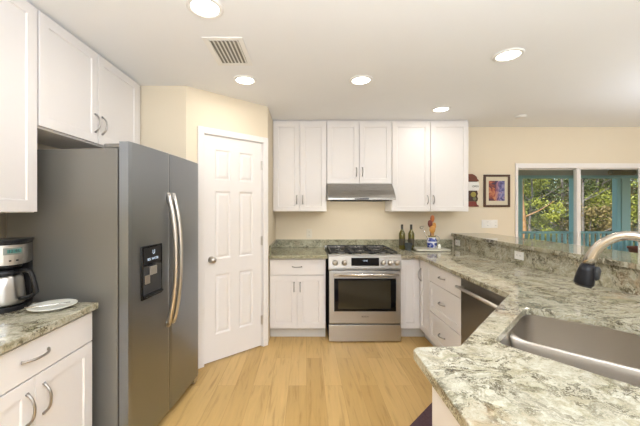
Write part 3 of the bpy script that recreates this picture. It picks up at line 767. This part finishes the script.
# coffee maker
cm = thing('coffee_maker', 'stainless steel and black drip coffee maker on the left counter', 'coffee maker', (-1.478, 1.52, .9005), math.radians(30))
def dshape(w, y0, y1, n=16):
    pts_ = [(-w, y1), (w, y1)]
    pts_ = []
    for k in range(n+1):
        a = PI+PI*k/n; pts_.append((w*math.cos(a), y0+w+ w*math.sin(a)))
    return pts_+[(w, y1), (-w, y1)]
obj('base', prism(B(), dshape(.090, -.092, .075), .0, .022), 'black', cm, .004)
obj('warming_plate', lathe(B(), [(.001,.0225),(.070,.0225),(.072,.026),(.001,.027)], 32, (0,-.004,0)), 'rubber', cm)
obj('rear_column', bx(-.085, .085, .074, .105, .0, .325), 'black', cm, .01)
brew = obj('brew_head', prism(B(), dshape(.088, -.090, .0735), .222, .318), 'steel', cm, .004)
obj('lid', prism(B(), dshape(.090, -.092, .100), .3265, .342), 'black', cm, .008, seg=3)
obj('upper_band', prism(B(), dshape(.089, -.091, .0735), .3182, .3263), 'black', cm)
obj('brew_basket', lathe(B(), [(.062,.203),(.070,.2215)], 32, (0,-.008,0)), 'black', cm, smooth=True)
def onface(a): return (.089*math.cos(a), -.090+.088+.089*math.sin(a))
def facepatch(a0, a1, z0, z1, off_=.0008, th=.002, n=8):
    bm = B(); R0, R1 = .088, .088+th
    pts_ = [( (R1)*math.cos(a0+(a1-a0)*k/n), -.002+R1*math.sin(a0+(a1-a0)*k/n)) for k in range(n+1)]
    pts_ += [((R0+.0002)*math.cos(a1-(a1-a0)*k/n), -.002+(R0+.0002)*math.sin(a1-(a1-a0)*k/n)) for k in range(n+1)]
    return prism(bm, pts_, z0, z1)
FA = math.radians(304)
obj('display_panel', facepatch(FA-.42, FA+.42, .272, .305), mat('display_bezel', (.18,.20,.18), .3), brew)
obj('display', facepatch(FA-.26, FA+.34, .280, .297, th=.0028), 'lcd', brew)
ca, sa = math.cos(FA), math.sin(FA)
text('display_digits', '12:46', .020, (.0912*ca, -.002+.0912*sa, .2885), (PI/2, 0, FA+PI/2), 'dark', brew)
for q in (-.45,-.15,.15,.45): 
    obj('button', facepatch(FA+q-.05, FA+q+.05, .240, .247, th=.003), 'black' if abs(q) < .2 else 'nickel', brew)
cf = obj('carafe', lathe(B(), [(.001,.0275),(.072,.0275),(.077,.033),(.078,.05),(.074,.12),(.069,.158),(.062,.168),(.001,.168)], 36, (0,-.008,0)), 'steel', cm, smooth=True)
obj('carafe_collar', lathe(B(), [(.060,.1685),(.062,.176),(.060,.192),(.045,.200),(.001,.200)], 32, (0,-.008,0)), 'black', cf, smooth=True)
ha = math.radians(-30); hc, hs = math.cos(ha), math.sin(ha)
prof = [(.055,.190),(.100,.192),(.128,.186),(.138,.160),(.150,.118),(.158,.088),(.140,.070),(.105,.058),(.073,.052)]
obj('carafe_handle', tube(B(), [(r*hc, -.008+r*hs, z) for r, z in prof], .0095, 10, sx=1.2), 'black', cf, smooth=True)

# ================================================================== WALL DECOR
pf = thing('framed_picture', 'dark wood framed picture with cream mat on the wall left of the glass door', 'picture', (2.432, YB, 1.622))
def frame(hw, hh, w, y0, y1):
    bm = B()
    for a in ((-hw, hw, hh-w, hh), (-hw, hw, -hh, -hh+w), (-hw, -hw+w, -hh+w, hh-w), (hw-w, hw, -hh+w, hh-w)): box(bm, a[0], a[1], y0, y1, a[2], a[3])
    return bm
obj('frame', frame(.167, .207, .026, -.022, -.0005), mat('walnut_frame', (.07,.028,.012), .3), pf, .003)
obj('mat_board', bx(-.141, .141, -.010, -.001, -.181, .181), mat('cream_mat', (.62,.56,.42), .7), pf)
def artmat():
    m = mat('abstract_print', rough=.5); N, L, b = nodes(m); mp = coords(m); n = noise(m, mp.outputs[0], 11, 5, .6, 1.2)
    r = ramp(m, n.outputs[0], [(.34,(.02,.02,.06)),(.44,(.14,.03,.03)),(.52,(.36,.08,.04)),(.60,(.60,.28,.12)),(.72,(.25,.05,.06))])
    r2 = ramp(m, n.outputs[0], [(.34,(.04,.03,.10)),(.46,(.12,.12,.30)),(.56,(.30,.28,.45)),(.64,(.22,.06,.10)),(.72,(.55,.50,.60))])
    sx_ = N.new('ShaderNodeSeparateXYZ'); L.new(mp.outputs[0], sx_.inputs[0]); mr = N.new('ShaderNodeMapRange'); mr.inputs[1].default_value = -.03; mr.inputs[2].default_value = .05; L.new(sx_.outputs[0], mr.inputs[0])
    L.new(mix(m, mr.outputs[0], r.outputs[0], r2.outputs[0]), b.inputs['Base Color']); return m
obj('print', bx(-.102, .102, -.0115, -.0101, -.128, .128), artmat(), pf)
pq = thing('wall_plaque', 'tall painted wall plaque with white sign band, partly behind the right wall cabinet', 'wall decoration', (2.085, YB, 1.625))
def outline(pts, y0, y1):      # a cut-out shape standing against the wall, mirrored left-right
    full = pts+[(-x, z) for x, z in reversed(pts)]
    bm = prism(B(), full, 0, 1)
    for v in bm.verts: x, z, t_ = v.co; v.co = (x, y0+(y1-y0)*t_, z)
    return bm
obj('plaque_base', outline([(.085,-.19),(.095,-.12),(.082,-.06),(.094,0),(.086,.08),(.10,.12)], -.0005, -.014), mat('plaque_green', (.10,.09,.03), .5), pq, .003)
obj('plaque_top', outline([(.115,.118),(.108,.14),(.095,.148),(.088,.175),(.06,.20),(.03,.212)], -.0005, -.022), mat('plaque_rust', (.16,.04,.015), .5), pq, .004)
sg = obj('sign_band', outline([(.112,.0),(.122,.03),(.12,.09),(.108,.112)], -.0145, -.020), 'plate', pq, .003)
text('lettering', 'OPEN', .032, (.070, -.0206, .052), (PI/2,0,0), 'dark', sg)
obj('plaque_foot', outline([(.115,-.205),(.112,-.19),(.09,-.178),(.085,-.15),(.06,-.138)], -.0145, -.022), mat('plaque_red', (.20,.03,.02), .5), pq, .004)
obj('painted_trim', outline([(.098,-.134),(.105,-.10),(.092,-.07),(.104,-.04),(.094,-.004),(.07,-.004),(.07,-.134)][:5], -.0142, -.0165), mat('plaque_dark', (.05,.02,.012), .5), pq)
obj('painted_motif', lathe(B(), [(.034,-.0166),(.034,-.019),(.02,-.022),(.001,-.022)], 20, (.045,0,-.05), 'y'), mat('plaque_yellow', (.33,.28,.05), .5), pq)
obj('painted_leaf', lathe(B(), [(.022,-.0166),(.022,-.019),(.012,-.021),(.001,-.021)], 12, (.06,0,-.105), 'y'), mat('plaque_leaf', (.15,.16,.08), .5), pq)

# floor mat in front of the sink
mt = obj('kitchen_mat', prism(B(), rrect(-.70,.70,-.24,.24,.03), 0.0008, .014), 'maroon', None, .004)
cx_, cy_ = 0.66, 1.635
mt.location = (cx_, cy_, 0); mt.rotation_euler = (0,0,PI/4)
tag(mt, 'dark maroon kitchen floor mat under the near counter corner in front of the sink', 'mat')

# ================================================================== OUTDOORS
struct('porch_floor', bx(1.0, 9.5, YB+.15, 6.15, -.12, -.03), 'deck')
struct('porch_ceiling', bx(.5, 10.5, YB+.15, 6.25, 2.15, 2.25), 'soffit')
struct('ground', bx(-20, 60, 6.16, 70, -.9, -.6), 'grass')
YP = 6.0; s6 = 310/YP
def PX(x, d=YP): return (x-306.5)*d/310
o = obj('porch_beam', bx(1.0, 9.5, YP-.05, YP+.07, 1.985, 2.035), 'teal', None, .004); o['kind'] = 'structure'
o = obj('porch_header', bx(1.0, 9.5, YP-.03, YP+.09, 2.036, 2.1495), 'soffit', None); o['kind'] = 'structure'
YRL = YP-.11
rl = thing('porch_railing', 'teal painted porch railing with upright balusters outside the glass door', 'railing', (0, YRL, 0))
obj('top_rail', bx(1.2, 9.3, -.045, .045, .925, .965), 'teal', rl, .004)
obj('bottom_rail', bx(1.2, 9.3, -.02, .03, .10, .14), 'teal', rl, .004)
for k in range(60):
    x = 3.0+k*.105; obj('baluster', bx(x, x+.038, -.019, .019, .1405, .9245), 'teal', rl)
posts = [(516,521,'teal','teal porch post at the left edge of the left glass pane'),(571,577,'teal','teal porch post just left of the middle stile of the glass door'),(614.5,618.3,'teal','narrow teal porch post beside the wide pale post'),(619.3,628,'paleteal','wide pale green porch post in the right glass pane')]
for a, b, mm, lb in posts:
    a, b = PX(a), PX(b)
    pp = thing('porch_post', lb, 'post', ((a+b)/2, YP, -.03), 0, 'porch posts')
    hw = (b-a)/2
    obj('shaft', bx(-hw, hw, -.05, .05, .121, 2.014), mm, pp, .005)
    obj('plinth', bx(-hw-.006, hw+.006, -.055, .055, .0, .12), mm, pp, .005)
o = obj('rolled_shade', lathe(B(), [(.001,-.22),(.05,-.22),(.055,-.21),(.055,.21),(.05,.22),(.001,.22)], 16, (0,0,0), 'x'), 'leafb', None, smooth=True, loc=(PX(622,5.75), 5.75, 2.07))
tag(o, 'rolled brown woven shade hanging under the porch ceiling', 'shade')
pt = thing('flower_pot', 'terracotta flower pot standing by the porch railing at the far right', 'flower pot', (PX(639, 5.6), 5.6, -.03))
obj('pot', lathe(B(), [(.001,.48),(.10,.48),(.14,.70),(.155,.70),(.155,.74),(.13,.74),(.12,.72),(.001,.71)], 24), 'terracotta', pt, smooth=True)
obj('pot_stand', lathe(B(), [(.12,0),(.12,.02),(.03,.03),(.03,.46),(.10,.479)], 20), 'teal', pt)

def tree(x, y, zc, rx, rz, n, lm, bm_mat, tr_, label, leaf=.09, name='tree', cat='tree', lean=0, group=None, zt_=None):
    t = thing(name, label, cat, (x, y, -.6), 0, group)
    rnd = random.Random(int(x*100+y*7))
    if tr_:
        H = zt_ or zc+rz*.5+.6
        P = [(lean*q*q*H*.3+.04*math.sin(q*9+x), .05*math.sin(q*7+y), q*H) for q in [i/8 for i in range(9)]]
        bm = tube(B(), P, [tr_*(1-.6*i/8) for i in range(9)], 9)
        for b in range(9):
            q = .3+.07*b; p = P[min(8, int(q*8))]; a = rnd.uniform(0, 2*PI); l = rnd.uniform(.4, 1.0)*rx
            tube(bm, [p, (p[0]+math.cos(a)*l*.5, p[1]+math.sin(a)*l*.5, p[2]+l*.25), (p[0]+math.cos(a)*l, p[1]+math.sin(a)*l, p[2]+l*.6)], [tr_*.35, tr_*.22, .008], 5)
        obj('trunk', bm, bm_mat, t, smooth=True)
    bm = B(); clumps = []
    for c in range(26):
        a = rnd.uniform(0, 2*PI); r = rnd.uniform(.2, 1)**.6; ph = rnd.uniform(-1, 1)
        clumps.append((r*rx*math.cos(a)*math.sqrt(1-ph*ph*.8), r*rx*math.sin(a)*.8*math.sqrt(1-ph*ph*.8), zc+.6+ph*rz, rnd.uniform(.22,.42)*rx))
    for i in range(n):
        c = rnd.choice(clumps); g_ = [rnd.gauss(0, .5) for _ in range(3)]
        p = Vector((c[0]+g_[0]*c[3], c[1]+g_[1]*c[3], c[2]+g_[2]*c[3]*.7))
        d1 = Vector([rnd.uniform(-1,1) for _ in range(3)]).normalized(); d2 = d1.cross(Vector([rnd.uniform(-1,1) for _ in range(3)])).normalized()
        s = leaf*rnd.uniform(.6, 1.3); mid = p+d2*s*.28; 
        q = [bm.verts.new(p-d1*s*.5), bm.verts.new(p+d2*s*.26), bm.verts.new(p+d1*s*.5), bm.verts.new(p-d2*s*.26)]
        bm.faces.new(q)
    o = obj('foliage', bm, lm, t); return t
tree(7.1, 9.8, 1.6, .75, 1.5, 3800, 'leafy', 'bark', .05, 'bright yellow-green tree at the left side of the glass door view', .08)
tree(6.28, 9.0, 3.6, 1.0, .9, 1500, 'leaf', 'barko', .075, 'pine tree with an orange-brown trunk at the left of the view', .08)
tree(8.9, 10.8, 1.9, 1.4, 1.5, 5200, 'leaf', 'bark', .08, 'dark green tree in the centre of the left glass pane', .09)
tree(8.2, 9.2, 3.4, 1.1, .9, 2200, 'leafy', 'bark', .045, 'thin grey trunk with light leaves high in the left pane', .08)
tree(8.55, 9.3, .7, .9, .7, 2600, 'leafb', 'bark', .03, 'dry brown shrub low behind the railing', .08, 'shrub', 'shrub')
tree(9.6, 10.2, 3.2, 1.2, 1.2, 3000, 'leaf', 'bark', .06, 'tall dark tree behind the mullion of the glass door', .09)
tree(9.5, 9.6, 1.0, 1.0, .9, 3000, 'leafy', 'bark', .04, 'light green bush low in the right glass pane', .08, 'shrub', 'shrub')
tree(10.8, 11.3, 2.0, 1.3, 1.6, 4500, 'leafb', 'bark', .07, 'olive brown tree in the middle of the right pane', .09)
tree(10.2, 9.4, 2.4, .9, 1.4, 3000, 'leafy', 'bark', .05, 'yellowish tree at the right edge beside the pale post', .08)
far = tree(9.5, 16.0, 2.2, 2.6, 2.6, 7000, 'leaf', 'bark', .12, 'dense far tree in the woodland behind the porch', .17, group='far trees behind the porch')
for x, y, rz_ in ((13.2,17.0,1.0),(16.6,16.2,2.2),(12.0,14.2,4.0),(19.5,18.5,.5),(15.2,21.5,3.0),(11.2,20.0,5.0)):
    dup(far, (x, y, -.6), rz_, group='far trees behind the porch')
